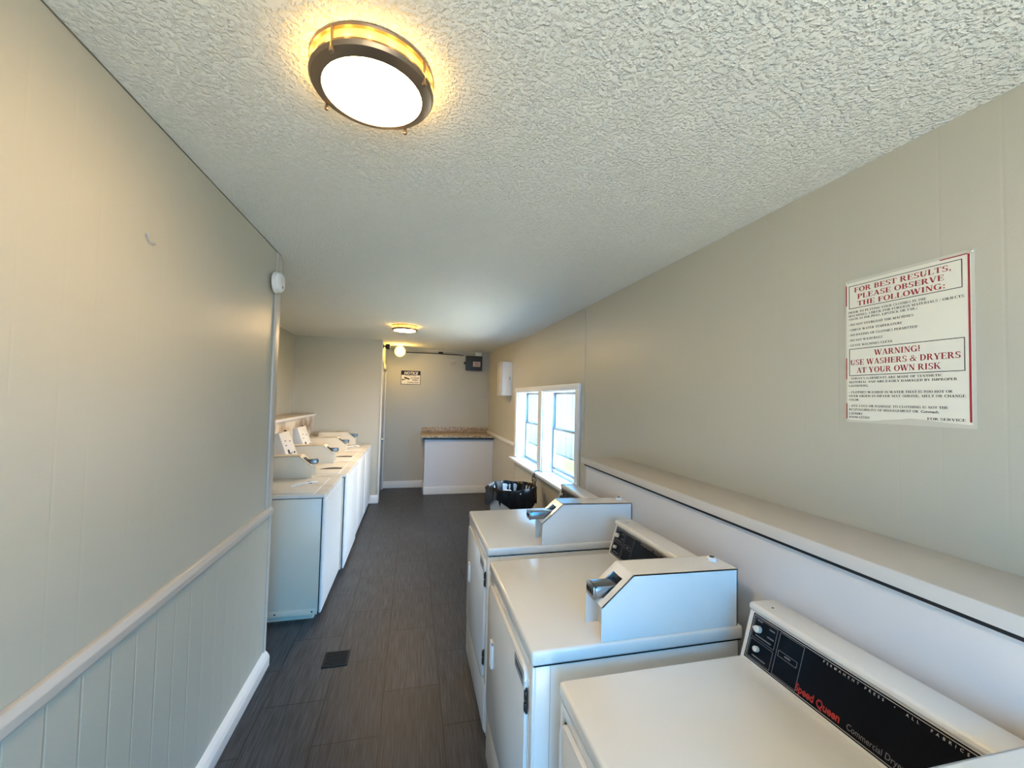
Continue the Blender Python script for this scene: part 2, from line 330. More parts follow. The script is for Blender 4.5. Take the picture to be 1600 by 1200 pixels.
# ================================================================ SETTING
XL, XR, YB, YE, YN = -.831, 1.400, 7.69, 6.646, -1.30     # left wall, right wall, far wall, alcove end, near wall
XA, XD, LY = -1.714, -.480, 2.815
def sstep(t): t = max(0, min(1, t)); return t*t*(3-2*t)
def ceil_z(x, y):
    return 2.512 - .078*sstep((x-.1)/1.3)*(1-sstep((y-4.6)/2.9)) + .006*math.sin(2.3*x+.7)*math.sin(1.9*y)*(1 if -.7 < x < 1.2 else 0)
struct('floor', MB().box(XA-.12, XR+.12, YN-.02, YB+.12, -.08, 0), 'floor', 'dark grey wood-look plank tile floor')
mb = MB(); nx, ny = 40, 90; X0, X1, Y0, Y1 = XA-.12, XR+.12, YN-.12, YB+.12
grid = [[mb.bm.verts.new((X0+(X1-X0)*i/nx, Y0+(Y1-Y0)*j/ny, ceil_z(X0+(X1-X0)*i/nx, Y0+(Y1-Y0)*j/ny))) for j in range(ny+1)] for i in range(nx+1)]
topv = [mb.bm.verts.new(p_) for p_ in ((X0, Y0, 2.72), (X1, Y0, 2.72), (X1, Y1, 2.72), (X0, Y1, 2.72))]
for i in range(nx):
    for j in range(ny): mb.bm.faces.new((grid[i][j], grid[i][j+1], grid[i+1][j+1], grid[i+1][j]))
mb.bm.faces.new(topv)
mb.bm.faces.new([topv[0]]+[grid[i][0] for i in range(nx+1)]+[topv[1]]); mb.bm.faces.new([topv[3]]+[grid[i][ny] for i in range(nx+1)]+[topv[2]])
mb.bm.faces.new([topv[0]]+[grid[0][j] for j in range(ny+1)]+[topv[3]]); mb.bm.faces.new([topv[1]]+[grid[nx][j] for j in range(ny+1)]+[topv[2]])
struct('ceiling', mb, 'ceil', 'pale grey popcorn textured ceiling')
HT = 2.56
struct('wall_left', MB().box(XL-.10, XL, YN, LY, 0, HT), 'wall_y', 'greige panelled wall on the left')
struct('wall_alcove', MB().box(XA-.10, XA, LY-.3, YE+.10, 0, HT), 'wall_y', 'greige wall at the back of the washer alcove')
struct('wall_alcove_near', MB().box(XA, XL-.10, LY-.3, LY-.2, 0, HT), 'wall_x')
struct('wall_alcove_end', MB().box(XA-.10, XD-.10, YE, YE+.10, 0, HT), 'wall_x', 'greige wall closing the washer alcove')
struct('wall_far', MB().box(XD-.30, XR+.10, YB, YB+.10, 0, HT), 'wall_x', 'greige panelled far wall')
# wall carrying the side door (door opening y 6.78..7.58, z 0..2.30)
struct('wall_door', MB().box(XD-.10, XD, YE, 6.78, 0, HT).box(XD-.10, XD, 7.58, YB, 0, HT).box(XD-.10, XD, 6.78, 7.58, 2.10, HT), 'wall_y')
# right wall with two window openings
WY = ((3.362, 4.323), (4.450, 5.440)); WZ0, WZ1 = .845, 1.738
mb = MB(); mb.box(XR, XR+.16, YN, WY[0][0], 0, HT).box(XR, XR+.16, WY[1][1], YB, 0, HT).box(XR, XR+.16, WY[0][0], WY[1][1], 0, WZ0).box(XR, XR+.16, WY[0][0], WY[1][1], WZ1, HT).box(XR, XR+.16, WY[0][1], WY[1][0], WZ0, WZ1)
struct('wall_right', mb, 'wall_y', 'greige panelled wall on the right with the poster and windows')
# near wall behind the camera with the open doorway
struct('wall_near', MB().box(XL-.1, -.40, YN-.12, YN, 0, HT).box(1.05, XR+.16, YN-.12, YN, 0, HT).box(-.40, 1.05, YN-.12, YN, 2.12, HT), 'wall_x')
# wainscot, rail, corner strip and baseboard of the left wall
struct('trim_1', MB().box(XL, XL+.006, YN, LY, .07, .925), 'wains', 'grooved lower panelling of the left wall')
struct('trim_2', MB().prism([(XL, YN, .905), (XL+.016, YN, .905), (XL+.022, YN, .915), (XL+.022, YN, .938), (XL+.012, YN, .958), (XL, YN, .962)], (0, LY-YN, 0), .002), 'rail', 'greige chair rail along the left wall')
struct('trim_3', MB().box(XL, XL+.012, LY-.085, LY+.002, .955, 2.50, .003).box(XL+.006, XL+.012, LY-.03, LY+.002, .09, .905), 'rail', 'corner strip at the end of the left wall')
struct('baseboard_left', MB().prism([(XL, YN, 0), (XL+.036, YN, 0), (XL+.036, YN, .055), (XL+.026, YN, .075), (XL+.010, YN, .092), (XL, YN, .096)], (0, LY-YN, 0), .002), 'white', 'white baseboard of the left wall')
struct('baseboard_far', MB().box(XD, .24, YB-.016, YB, 0, .125, .004), 'white')
struct('baseboard_alcove_end', MB().box(XA, XD+.0, YE-.018, YE, 0, .125, .004), 'white')
struct('baseboard_door', MB().box(XD, XD+.016, YE-.018, 6.69, 0, .125, .004), 'white')
struct('trim_4', MB().box(XR-.022, XR, 5.545, YB, .985, 1.035, .004), 'white', 'pale chair rail on the right wall beside the counter')
struct('trim_5', MB().box(XA, XA+.018, YE-.018, YE, 1.38, 2.51).box(XR-.016, XR, YB-.016, YB, 1.1, 2.50), 'rail', 'corner strips')
struct('trim_10', MB().box(XL, XL+.003, YN, LY, 2.5090, 2.516), 'joint', 'thin dark crack where the left wall meets the ceiling')
struct('trim_6', MB().box(XR-.006, XR, 5.528, 5.536, 0, .99).box(XR-.004, XR, 3.20, 3.206, 1.27, 2.42), 'rail')
# low furred-out wall and ledge behind the dryers
struct('wall_right_lower', MB().box(1.150, XR, YN, 2.585, 0, 1.225), 'wall_plain', 'low projecting wall behind the dryers')
o = MB().box(1.1306, XR, YN, 2.6157, 1.238, 1.263, .002).make('wall_ledge', 'shelf')
tag(o, 'long flat greige ledge along the right wall above the dryers', 'ledge')
e = MB().box(1.1225, 1.1306, YN, 2.6157, 1.226, 1.264, .002).make('edge_strip', 'shelf_edge', o); e['label'] = 'pale front edge strip'
s_ = MB().box(1.134, 1.150, YN, 2.58, 1.214, 1.2255).make('shadow_gap', 'dark_gap', o); s_['label'] = 'black open joint under the ledge'
# low wall and ledge behind the washers
struct('wall_alcove_lower', MB().box(XA, -1.42, LY-.2, YE, 0, 1.335), 'stained', 'stained low wall behind the washers')
o = MB().box(XA, -1.405, LY-.2, YE, 1.335, 1.360, .002).make('wall_ledge', 'shelf')
tag(o, 'dusty brown ledge in the alcove above the washers', 'ledge')
e = MB().box(-1.408, -1.397, LY-.2, YE, 1.328, 1.358, .002).make('edge_strip', 'white', o); e['label'] = 'cream front edge strip'

# windows: shared casing, then one unit in each opening
struct('trim_7', MB().box(XR-.02, XR, 3.280, 3.362, .86, 1.79, .003).box(XR-.02, XR, 5.44, 5.530, .86, 1.79, .003).box(XR-.02, XR, 4.323, 4.450, .86, 1.738, .003).box(XR-.024, XR, 3.275, 5.535, 1.738, 1.795, .003), 'white', 'white window casing')
struct('trim_8', MB().box(1.315, XR+.115, 3.30, 5.56, .826, .852, .004).box(XR-.014, XR, 3.30, 5.53, .775, .822, .003), 'white', 'white window sill board')
for i, (a, b_) in enumerate(WY):
    w = struct('window_%d' % (i+1), MB().box(XR, XR+.115, a, a+.008, WZ0, WZ1).box(XR, XR+.115, b_-.008, b_, WZ0, WZ1).box(XR, XR+.115, a, b_, WZ1-.008, WZ1), 'white', ('near window with its lower sash raised a crack' if i == 0 else 'far window beside the counter'))
    def frame(x0, x1, y0, y1, z0, z1, t, tb=None):
        tb = tb or t
        return MB().box(x0, x1, y0, y0+t, z0, z1, .002).box(x0, x1, y1-t, y1, z0, z1, .002).box(x0, x1, y0+t, y1-t, z0, z0+tb, .002).box(x0, x1, y0+t, y1-t, z1-t, z1, .002)
    lift = .045 if i == 0 else .008
    f = frame(XR+.115, XR+.155, a, b_, WZ0, WZ1, .014).make('outer_frame', 'alu', w)
    us = frame(XR+.137, XR+.152, a+.014, b_-.014, 1.315, WZ1-.014, .02, .03).make('upper_sash', 'alu', w)
    MB().box(XR+.143, XR+.147, a+.034, b_-.034, 1.345, WZ1-.034).make('pane', 'glass', us)
    ls = frame(XR+.118, XR+.133, a+.014, b_-.014, WZ0+lift, 1.345, .02, .026).make('lower_sash', 'alu', w)
    MB().box(XR+.124, XR+.128, a+.034, b_-.034, WZ0+lift+.026, 1.325).make('pane', 'glass', ls)
# side door, seen almost edge-on
d = struct('door_1', MB().box(XD-.055, XD-.012, 6.785, 7.575, .008, 2.095, .002), 'rail', 'greige side door by the far wall')
fr = MB().box(XD, XD+.016, 6.69, 6.79, 0, 2.18, .003).box(XD, XD+.016, 7.57, 7.66, 0, 2.18, .003).box(XD, XD+.016, 6.69, 7.66, 2.09, 2.18, .003).make('casing', 'white', d)
MB().lathe([(0, .06), (.018, .058), (.027, .045), (.027, .033), (.012, .024), (.010, .006), (.026, .004), (.026, 0), (0, 0)], (XD-.012, 6.84, .95), 20, 'x').make('knob', 'steel', d)
struct('trim_9', MB().box(XD, XD+.010, YE-.018, YE+.034, .125, 2.5, .002), 'white', 'white corner bead beside the door')

# outdoors beyond the windows and the doorway
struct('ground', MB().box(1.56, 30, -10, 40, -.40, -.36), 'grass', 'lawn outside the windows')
struct('ground_bounce', MB().box(1.57, 3.85, -6, 20, -.40, -.345), 'bounce', 'unseen pale ground strip added to bounce sunlight through the windows')  # added out of view, throws sunlight up onto the ceiling
struct('ground_porch', MB().box(-6, 6, -12, YN-.12, -.10, -.02), 'concrete')
fe = thing('wooden_fence', 'tall white board fence across the lawn outside the windows', 'fence', (5.2, 12, -.36))
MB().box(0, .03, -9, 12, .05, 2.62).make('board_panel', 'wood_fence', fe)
mb = MB(); y = -9
while y < 12: mb.box(-.004, .0, y, y+.030, .05, 2.62); y += .52
mb.make('board_seams', 'fence_gap', fe)
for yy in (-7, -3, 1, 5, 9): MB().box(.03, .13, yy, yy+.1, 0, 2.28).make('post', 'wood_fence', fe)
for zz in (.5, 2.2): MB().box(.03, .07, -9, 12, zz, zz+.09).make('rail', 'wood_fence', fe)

# ================================================================ MACHINES
def coin_box(root, cx, y0, z, reach=0., lock=True, plate=False, m='enamel', scale=1., wid=.118, length=.495):
    P_ = [(cx, 0), (cx, .104), (cx+.108, .195), (cx+length, .187), (cx+length, 0)]
    P_ = [(a, b_*scale) for a, b_ in P_]; t = .003
    mb = MB()
    for yy in (y0, y0+wid-t): mb.prism([(a, yy, z+b_) for a, b_ in P_], (0, t, 0))
    mb.prism([(P_[2][0], y0, z+P_[2][1]), (P_[3][0], y0, z+P_[3][1]), (P_[3][0], y0, z+P_[3][1]-.004), (P_[2][0], y0, z+P_[2][1]-.004)], (0, wid, 0))
    mb.box(P_[3][0]-t, P_[3][0], y0, y0+wid, z, z+P_[3][1]-.004)
    S0, S1 = Vector((P_[1][0], 0, z+P_[1][1])), Vector((P_[2][0], 0, z+P_[2][1])); sl = (S1-S0); Ls = sl.length; sl.normalize(); nn = Vector((sl.z, 0, -sl.x))*.004
    def strip(s0, s1, ya, yb):
        a, b_ = S0+sl*s0, S0+sl*s1
        mb.prism([(a.x, ya, a.z), (b_.x, ya, b_.z), (b_.x, yb, b_.z), (a.x, yb, a.z)], nn)
    strip(0, .022, y0, y0+wid); strip(Ls-.032, Ls, y0, y0+wid); strip(.022, Ls-.032, y0, y0+.027); strip(.022, Ls-.032, y0+wid-.027, y0+wid)
    mb.box(cx+.045, cx+.048, y0+t, y0+wid-t, z, z+.104*scale)
    b = mb.make('coin_box', m, root)
    zc = z+.133*scale
    s = MB().box(cx-.006-reach, cx+.075, y0+.034, y0+.082, zc-.018, zc+.016, .003).box(cx-.002-reach, cx+.085, y0+.030, y0+.086, zc+.016, zc+.021, .001).box(cx+.02, cx+.095, y0+.040, y0+.078, zc-.046, zc-.018, .003).box(cx-.014-reach, cx-.005-reach, y0+.030, y0+.087, zc-.020, zc+.021, .003).make('coin_slide', 'chrome', b)
    s['label'] = 'chrome coin slide'
    mb = MB()
    for q in range(4): mb.box(cx-.016-reach, cx-.0135-reach, y0+.036+q*.013, y0+.041+q*.013, zc-.006, zc+.010)
    mb.make('coin_slots', 'dark_gap', b)
    if lock:
        zt = z+P_[3][1]+.002
        k = MB().lathe([(.017, -.004), (.017, .006), (.013, .010), (0, .010)], (cx+length-.035, y0+wid*.68, zt), 20).make('lock', 'white', b)
        MB().lathe([(.008, .009), (.008, .0115), (0, .0115)], (cx+length-.035, y0+wid*.68, zt), 16).make('keyhole', 'black', b)
    if plate:
        o = MB().prism([(cx+.105, y0+.006, z+.1955*scale), (cx+.21, y0+.006, z+.194*scale), (cx+.21, y0+wid-.006, z+.194*scale), (cx+.105, y0+wid-.006, z+.1955*scale)], (0, 0, .002)).make('instruction_plate', 'plate', b); o['label'] = 'grey instruction plate'
    return b

def dryer(label, loc, w, h, dep, cx, slab=.042, reach=0., plate=False, lab=True, by=.006):
    r = thing('clothes_dryer', label, 'dryer', loc, 0, 'coin dryers along the right wall')
    ht = h-slab
    MB().box(.006, dep-.02, .004, w-.004, .03, ht, .006).box(.03, dep-.03, .02, w-.02, 0, .03).make('cabinet', 'enamel', r)
    # front frame with the door opening and the toe panel
    MB().box(-.002, .010, .006, .050, .05, ht-.004, .004).box(-.002, .010, w-.024, w-.006, .05, ht-.004, .004).box(-.002, .010, .046, w-.02, ht-.036, ht-.004, .003).make('front_frame', 'enamel', r)
    MB().box(-.006, .010, .012, w-.010, .055, .262, .006, 3).make('toe_panel', 'enamel', r)
    # door with rounded corners
    y0, y1, z0, z1, q = .052, w-.028, .270, ht-.038, .035
    def rr_(y0, y1, z0, z1, q, x, n=6):
        pts = []
        for (cyy, czz, a0) in ((y1-q, z1-q, 0), (y0+q, z1-q, 90), (y0+q, z0+q, 180), (y1-q, z0+q, 270)):
            for k in range(n+1):
                a = math.radians(a0+90*k/n); pts.append((x, cyy+q*math.cos(a), czz+q*math.sin(a)))
        return pts
    MB().prism(rr_(y0-.004, y1+.004, z0-.004, z1+.004, q, .004), (.004, 0, 0)).make('door_gasket', 'dark_gap', r)
    dr = MB().prism(rr_(y0, y1, z0, z1, q, -.012), (.018, 0, 0), .004).make('door', 'enamel', r)
    ya, yb, za, zb = w-.155, w-.115, ht-.345, ht-.235
    hd = MB().box(-.019, -.011, ya, ya+.009, za, zb, .002).box(-.019, -.011, yb-.009, yb, za, zb, .002).box(-.019, -.011, ya, yb, za, za+.010, .002).box(-.019, -.011, ya, yb, zb-.010, zb, .002).make('handle', 'white', dr)
    hd['label'] = 'white recessed pull'
    MB().box(-.0135, -.0118, ya+.006, yb-.006, za+.008, zb-.008).make('pull_recess', 'plate', dr)
    for zz in (ht-.125, ht-.50):
        MB().box(-.014, -.004, .040, .052, zz-.030, zz-.004, .001).box(-.014, -.004, .040, .052, zz+.004, zz+.030, .001).box(-.010, -.004, .042, .050, zz-.036, zz+.036).make('hinge', 'black', r)
    if lab:
        MB().box(-.0135, -.0119, .060, .170, ht-.092, ht-.050).make('maker_plate', 'plate', dr)
        mb = MB()
        mb.box(-.0142, -.0134, .072, .158, ht-.078, ht-.064); mb.box(-.0142, -.0134, .064, .166, ht-.0535, ht-.052); mb.box(-.0142, -.0134, .064, .166, ht-.090, ht-.0885)
        mb.make('printing', 'navy_label', dr)
    # top slab
    MB().box(-.006, dep-.004, 0, w, ht, h, .010, 3).make('top', 'enamel_cream', r)
    MB().box(.002, dep-.012, .003, w-.003, ht-.0016, ht+.001).make('top_joint', 'dark_gap', r)
    MB().box(.052, .0535, .0034, .006, .06, ht-.004).make('side_seam', 'plate', r)
    for yy in (.012, .045): MB().lathe([(.004, 0), (.004, .0008), (0, .0008)], (.018+yy*.9, .0-.0004, ht+.022-yy*.12), 10, 'y').make('chipped_spot', 'dark_gap', r)
    # sloping control console at the back
    xa, xb, hc = .578, .630, .158
    c = MB().prism([(xa, .012, h), (xb-.010, .012, h+hc-.022), (xb-.018, .012, h+hc-.014), (xb-.018, .012, h+hc-.003), (xb-.010, .012, h+hc+.002), (dep-.03, .012, h+hc), (dep-.03, .012, h)], (0, w-.020, 0), .002).make('console', 'enamel_cream', r)
    A, B = Vector((xa, 0, h)), Vector((xb-.010, 0, h+hc-.022)); u = (B-A).normalized(); n = Vector((-u.z, 0, u.x)); R = Vector((0, -1, 0)); Lp = (B-A).length
    Y1 = w-.014                                   # left end as the user sees it
    def pl(y, s, off=.0012): return A+u*s+n*off+Vector((0, y, 0))
    def quad(mb, ya, yb, sa, sb, off, th=.0008):
        mb.prism([pl(ya, sa, off), pl(yb, sa, off), pl(yb, sb, off), pl(ya, sb, off)], n*th)
    mb = MB(); quad(mb, .024, w-.022, .010, Lp-.003, .0003, .0010); bp = mb.make('control_panel', 'black_panel', c); bp['label'] = 'glossy black control panel'
    def outline(mb, ya, yb, sa, sb, t=.0012):
        for q_ in ((ya, yb, sa, sa+t), (ya, yb, sb-t, sb), (ya, ya+t, sa, sb), (yb-t, yb, sa, sb)): quad(mb, *q_, .0014, .0004)
    mb = MB(); outline(mb, .028, w-.026, .0135, Lp-.0065, .0014); mb.make('panel_border', 'pale_print', c)
    mb = MB()
    yl = w-.031
    outline(mb, yl-.078, yl, .075, Lp-.011); outline(mb, yl-.078, yl, .018, .070); outline(mb, yl-.160, yl-.086, .018, Lp-.011); outline(mb, yl-.150, yl-.092, .070, .086)
    for (ya, yb, sa) in ((yl-.070, yl-.052, .118), (yl-.072, yl-.050, .096), (yl-.026, yl-.008, .124), (yl-.066, yl-.012, .082), (yl-.062, yl-.016, .026), (yl-.130, yl-.112, .077)):
        quad(mb, ya, yb, sa, sa+.0035, .0014, .0004)
    mb.make('printed_boxes', 'grey_line', c)
    # pointer knob and push button
    kb = MB(); k0 = pl(yl-.022, .103, .001); t1 = Vector((0, 1, 0))
    ring = [(.010*math.cos(a), .010*math.sin(a)) for a in [math.radians(x_) for x_ in range(-130, 131, 20)]]+[(-.019, 0)]
    kb.prism([k0+R*px*math.cos(.5)+u*px*math.sin(.5)*0+R*0+u*py for px, py in ring], n*.014, .002); kb.make('knob', 'knob', c)
    k1 = pl(yl-.030, .050, .001); kb = MB()
    kb.prism([k1+R*.008*math.cos(a)+u*.008*math.sin(a) for a in [2*PI*i/16 for i in range(16)]], n*.014, .003); kb.make('push_button', 'knob', c)
    tz = lambda y, s_: pl(y, s_, .0020)
    yo = w-.686
    sans('heading', 'PERMANENT PRESS  •  ALL  FABRICS', 'pale_print', c, tz(.444+yo, Lp-.0170), R, u, .0080, space=2.25, bold=.01)
    sans('brand_lettering', 'Speed Queen', 'red_print', c, tz(.497+yo, .022), R, u, .026, bold=.03, xs=.82)
    sans('model_lettering', 'Commercial Dryer', 'grey_line', c, tz(.365+yo, .022), R, u, .019, xs=.80)
    for yy in (w-.055, .075): MB().lathe([(.0035, 0), (.0035, .001), (0, .001)], (xb+.022, yy, h+hc+.001), 10).make('screw', 'black', c)
    coin_box(r, cx, by, h, reach, True, plate, 'enamel', 1.0 if not plate else 1.02)
    return r
dryer('farthest coin dryer, by the windows, with a chipped corner and its slide pulled out', (.382, 1.978, 0), .678, .921, .735, .270, .040, .045, True)
dryer('middle coin dryer of the row, its coin box lit blue by daylight', (.369, 1.175, 0), .686, .909, .735, .216, .045)
dryer('nearest coin dryer, wide white top in the foreground below the poster', (.420, .383, 0), .706, .880, .735, .235, .042, by=-.0005)

def washer(label, loc, w, h, dep, cons=None, cut=True, flat=False, slip=0.):
    r = thing('washing_machine', label, 'washing machine', loc, PI, 'top-loading washers in the alcove')
    ht = h-.026
    MB().box(.016, dep, .002, w-.002, .055, ht, .004).make('cabinet', 'enamel_warm', r)
    MB().box(-.004, .013, .004, w-.004, .045, ht, .005, 3).make('front_panel', 'enamel_cool', r)
    mb = MB(); mb.box(-.008, -.003, .026, w-.026, .075, ht-.040, .004); mb.make('front_inset', 'enamel_cool', r)
    MB().box(.02, dep-.02, w-.0025, w+.0015, .040, .082, .001).box(.02, dep-.02, .003, .006, .030, .075, .001).box(.05, dep-.03, .03, w-.03, 0, .05).make('base_skirt', 'enamel_warm', r)
    for xx in (.055, .30, .55): MB().lathe([(.006, 0), (.006, .002), (0, .002)], (xx, w+.0015, .062), 10, 'y').make('skirt_screw', 'dark_gap', r)
    MB().box(.010, .016, .001, w-.001, .05, ht).make('panel_joint', 'dark_gap', r)
    MB().box(-.003, dep, .001, w-.001, ht, h, .006, 3).make('top', 'enamel_old', r)
    MB().box(.004, dep-.006, .002, w-.002, ht-.003, ht).make('top_joint', 'dark_gap', r)
    lid = MB().box(.075, .52, .165, w-.05, h-.001, h+.007, .003).make('lid', 'enamel_old', r)
    if cut:
        yb = w-.275
        pts = [(.085, yb, h+.0074)]+[(.085+.20*k/12, yb-.006-.085*math.sin(PI*min(1, .18+.82*k/12))**.8, h+.0074) for k in range(13)]+[(.285, yb, h+.0074)]
        MB().prism(pts, (0, 0, .0012)).make('lid_slot', 'dark_gap', lid)
    else:
        hx = MB().tube([(.135, .36, h+.012), (.18, .40, h+.018), (.255, .47, h+.016), (.30, .51, h+.011)], .007, 8).make('lid_catch', 'white', lid)
        MB().box(.17, .205, .375, .40, h+.006, h+.022, .003).make('catch_tip', 'black', lid)
    if cons:
        y0, y1 = cons; hc = .36
        xa, xb = .515, .642
        if flat: xa, xb, hc = .50, .62, .155
        A, B = Vector((xa, y0, h)), Vector((xb, y0, h+hc)); u = (B-A).normalized(); n = Vector((-u.z, 0, u.x))
        c = MB().prism([A, B, B+Vector((.05, 0, -.008)), Vector((xa+.16, y0, h+.01)), Vector((xa+.16, y0, h))], (0, y1-y0, 0), .006, 3).make('console', 'enamel_cream', r)
        c['label'] = 'cream control panel tilted back against the wall'
        def q(mb, ya, yb, sa, sb): mb.prism([A+u*sa+n*.0005+Vector((0, ya, 0)), A+u*sb+n*.0005+Vector((0, ya, 0)), A+u*sb+n*.0005+Vector((0, yb, 0)), A+u*sa+n*.0005+Vector((0, yb, 0))], n*.004)
        if not flat:
            wd = y1-y0
            mb = MB(); q(mb, wd*.64, wd*.76, .165, .205); mb.make('switch', 'black', c)
            mb = MB(); q(mb, wd*.16, wd*.27, .150, .168); mb.make('switch', 'black', c)
            for yy, ss in ((.70, .245), (.64, .29), (.42, .16), (.55, .155), (.25, .275)):
                mb = MB(); q(mb, wd*yy, wd*yy+.035, ss, ss+.009); mb.make('printed_mark', 'grey_line', c)
            MB().lathe([(.012, 0), (.012, .012), (0, .012)], (xb+.02, .06+y0, h+hc-.004), 12).make('cap', 'black', c)
    coin_box(r, .225, .002, h+.002, .012, False, False, 'enamel_warm', 1., .150, .50)
    return r
washer('nearest washer, its whole side showing and a white catch on the lid', (-.612, 4.080, 0), .780, .907, .76, (.26, .60), False)
washer('second washer from the left wall end, tilted console behind the nearest coin box', (-.578, 4.905, 0), .815, .907, .76, (.26, .60))
washer('third washer, between the second and the one at the alcove end', (-.592, 5.775, 0), .862, .907, .76, (.405, .765))
washer('farthest washer, pushed up to the end wall of the alcove', (-.590, 6.615, 0), .832, .907, .76, (.30, .62), False, True)

# ================================================================ LAMPS
def glow(parent, z, watts, rad, x=0., y=0.):
    l = bpy.data.lights.new('bulb_light', 'POINT'); l.energy = watts; l.color = (1, .62, .15); l.shadow_soft_size = rad
    o = bpy.data.objects.new('bulb_light', l); C.objects.link(o); o.parent = parent; o.location = (x, y, z)
def ceiling_lamp(label, x, y, dm='diffuser'):
    z = ceil_z(x, y)
    r = thing('ceiling_lamp', label, 'ceiling lamp', (x, y, z), 0, 'round flush ceiling lamps')
    MB().lathe([(0, 0), (.157, 0), (.159, -.004), (.157, -.009), (.149, -.010), (.147, -.004), (0, -.004)], seg=72).make('base_ring', 'bronze', r)
    MB().lathe([(.1475, -.006), (.1475, -.046), (.140, -.046), (.140, -.006)], seg=72).make('side_band', 'band', r)
    MB().lathe([(.158, -.038), (.1585, -.044), (.153, -.052), (.130, -.060), (.127, -.060), (.127, -.055), (.149, -.046), (.150, -.038), (.158, -.038)], seg=72).make('trim_ring', 'bronze', r)
    MB().lathe([(0, -.072), (.04, -.071), (.08, -.068), (.11, -.0635), (.129, -.058), (.129, -.050), (0, -.050)], seg=72).make('diffuser', dm, r)
    for a in (.62, 2.19, 3.76, 5.33):
        px, py = .1545*math.cos(a+.4), .1545*math.sin(a+.4)
        MB().lathe([(0, -.068), (.005, -.067), (.006, -.060), (.004, -.056), (.004, -.002), (0, -.002)], (px, py, 0), 12).make('post', 'bronze', r)
    for k in range(18): glow(r, -.026, .075, .011, .157*math.cos(k*PI/9+.2), .157*math.sin(k*PI/9+.2))
    return r
ceiling_lamp('large lit round ceiling lamp close overhead with bronze rim', -.128, 1.137)
ceiling_lamp('small looking lit round ceiling lamp near the far wall', -.120, 5.20, 'diffuser_far')
gz = ceil_z(-.235, 7.28)
gl_ = thing('globe_lamp', 'glowing round globe bulb at the ceiling above the notice sign', 'globe light', (-.235, 7.28, gz))
MB().lathe([(0, 0), (.052, 0), (.054, -.008), (.035, -.016), (.032, -.024), (0, -.024)], seg=32).make('base', 'white', gl_)
MB().lathe([(.030*1, -.014)]+[(.092*math.sin(a), -.103+.092*math.cos(a)) for a in [math.radians(q_) for q_ in range(20, 180, 8)]]+[(0, -.195)], seg=40).make('globe', 'globe', gl_)
glow(gl_, -.15, 8, .03, 0, -.13)

# ================================================================ RIGHT WALL POSTER
PY0, PY1, PZ0, PZ1 = .739, 1.066, 1.600, 2.067
pw, ph = PY1-PY0, PZ1-PZ0
po = thing('laundry_poster', 'ivory laundry rules poster with crimson headings on the right wall', 'poster', (XR-.0005, PY1, PZ1))
MB().box(-.0010, 0, -pw, 0, -ph, 0).make('laminate_sheet', 'laminate', po)
tear = [(.02, .985), (.25, .985), (.35, .975), (.46, .968), (.56, .958), (.66, .962), (.8, .972), (.975, .98)]
mb = MB(); mb.prism([(-.0012, -pw*.975, -ph*.018), (-.0012, -pw*.015, -ph*.02)]+[(-.0012, -pw*a, -ph*b_) for a, b_ in tear], (-.0006, 0, 0)); mb.make('printed_sheet', 'paper', po)
PO, PR, PU = Vector((-.0022, 0, 0)), Vector((0, -1, 0)), Vector((0, 0, 1))
def prect(mb, a0, a1, b0, b1): mb.poly(place([(pw*a0, -ph*b0), (pw*a1, -ph*b0), (pw*a1, -ph*b1), (pw*a0, -ph*b1)], PO, PR, PU))
for q_ in ((.958, .972, .022, .965), (.010, .020, .035, .18), (.010, .020, .55, .70), (.010, .020, .87, .985), (.78, .958, .018, .024)):
    mb = MB(); prect(mb, *q_); mb.make('crimson_border', 'crimson', po, recalc=False)
mb = MB()
for (a0, a1, b0, b1) in ((.040, .925, .042, .205), (.040, .935, .488, .678)):
    t = .006
    prect(mb, a0, a1, b0, b0+.004); prect(mb, a0, a1, b1-.004, b1); prect(mb, a0, a0+t, b0, b1); prect(mb, a1-t, a1, b0, b1)
mb.make('box_rules', 'ink', po, recalc=False)
H = .0165
def hl(t, cx_, v, hh, wd): return (t, pw*cx_, -ph*v, hh, 'C', pw*wd)
serif('heading', [hl('FOR BEST RESULTS,', .475, .093, .0158, .77), hl('PLEASE OBSERVE', .465, .142, .0158, .69), hl('THE FOLLOWING:', .47, .191, .0158, .70),
      hl('WARNING!', .455, .545, .0172, .37), hl('USE WASHERS & DRYERS', .48, .603, .0172, .86), hl('AT YOUR OWN RISK', .445, .659, .0172, .67)], 'crimson', po, PO, PR, PU)
def bl(t, v, wd, x=.035, h=.0068): return (t, pw*x, -ph*v, h, 'L', pw*wd)
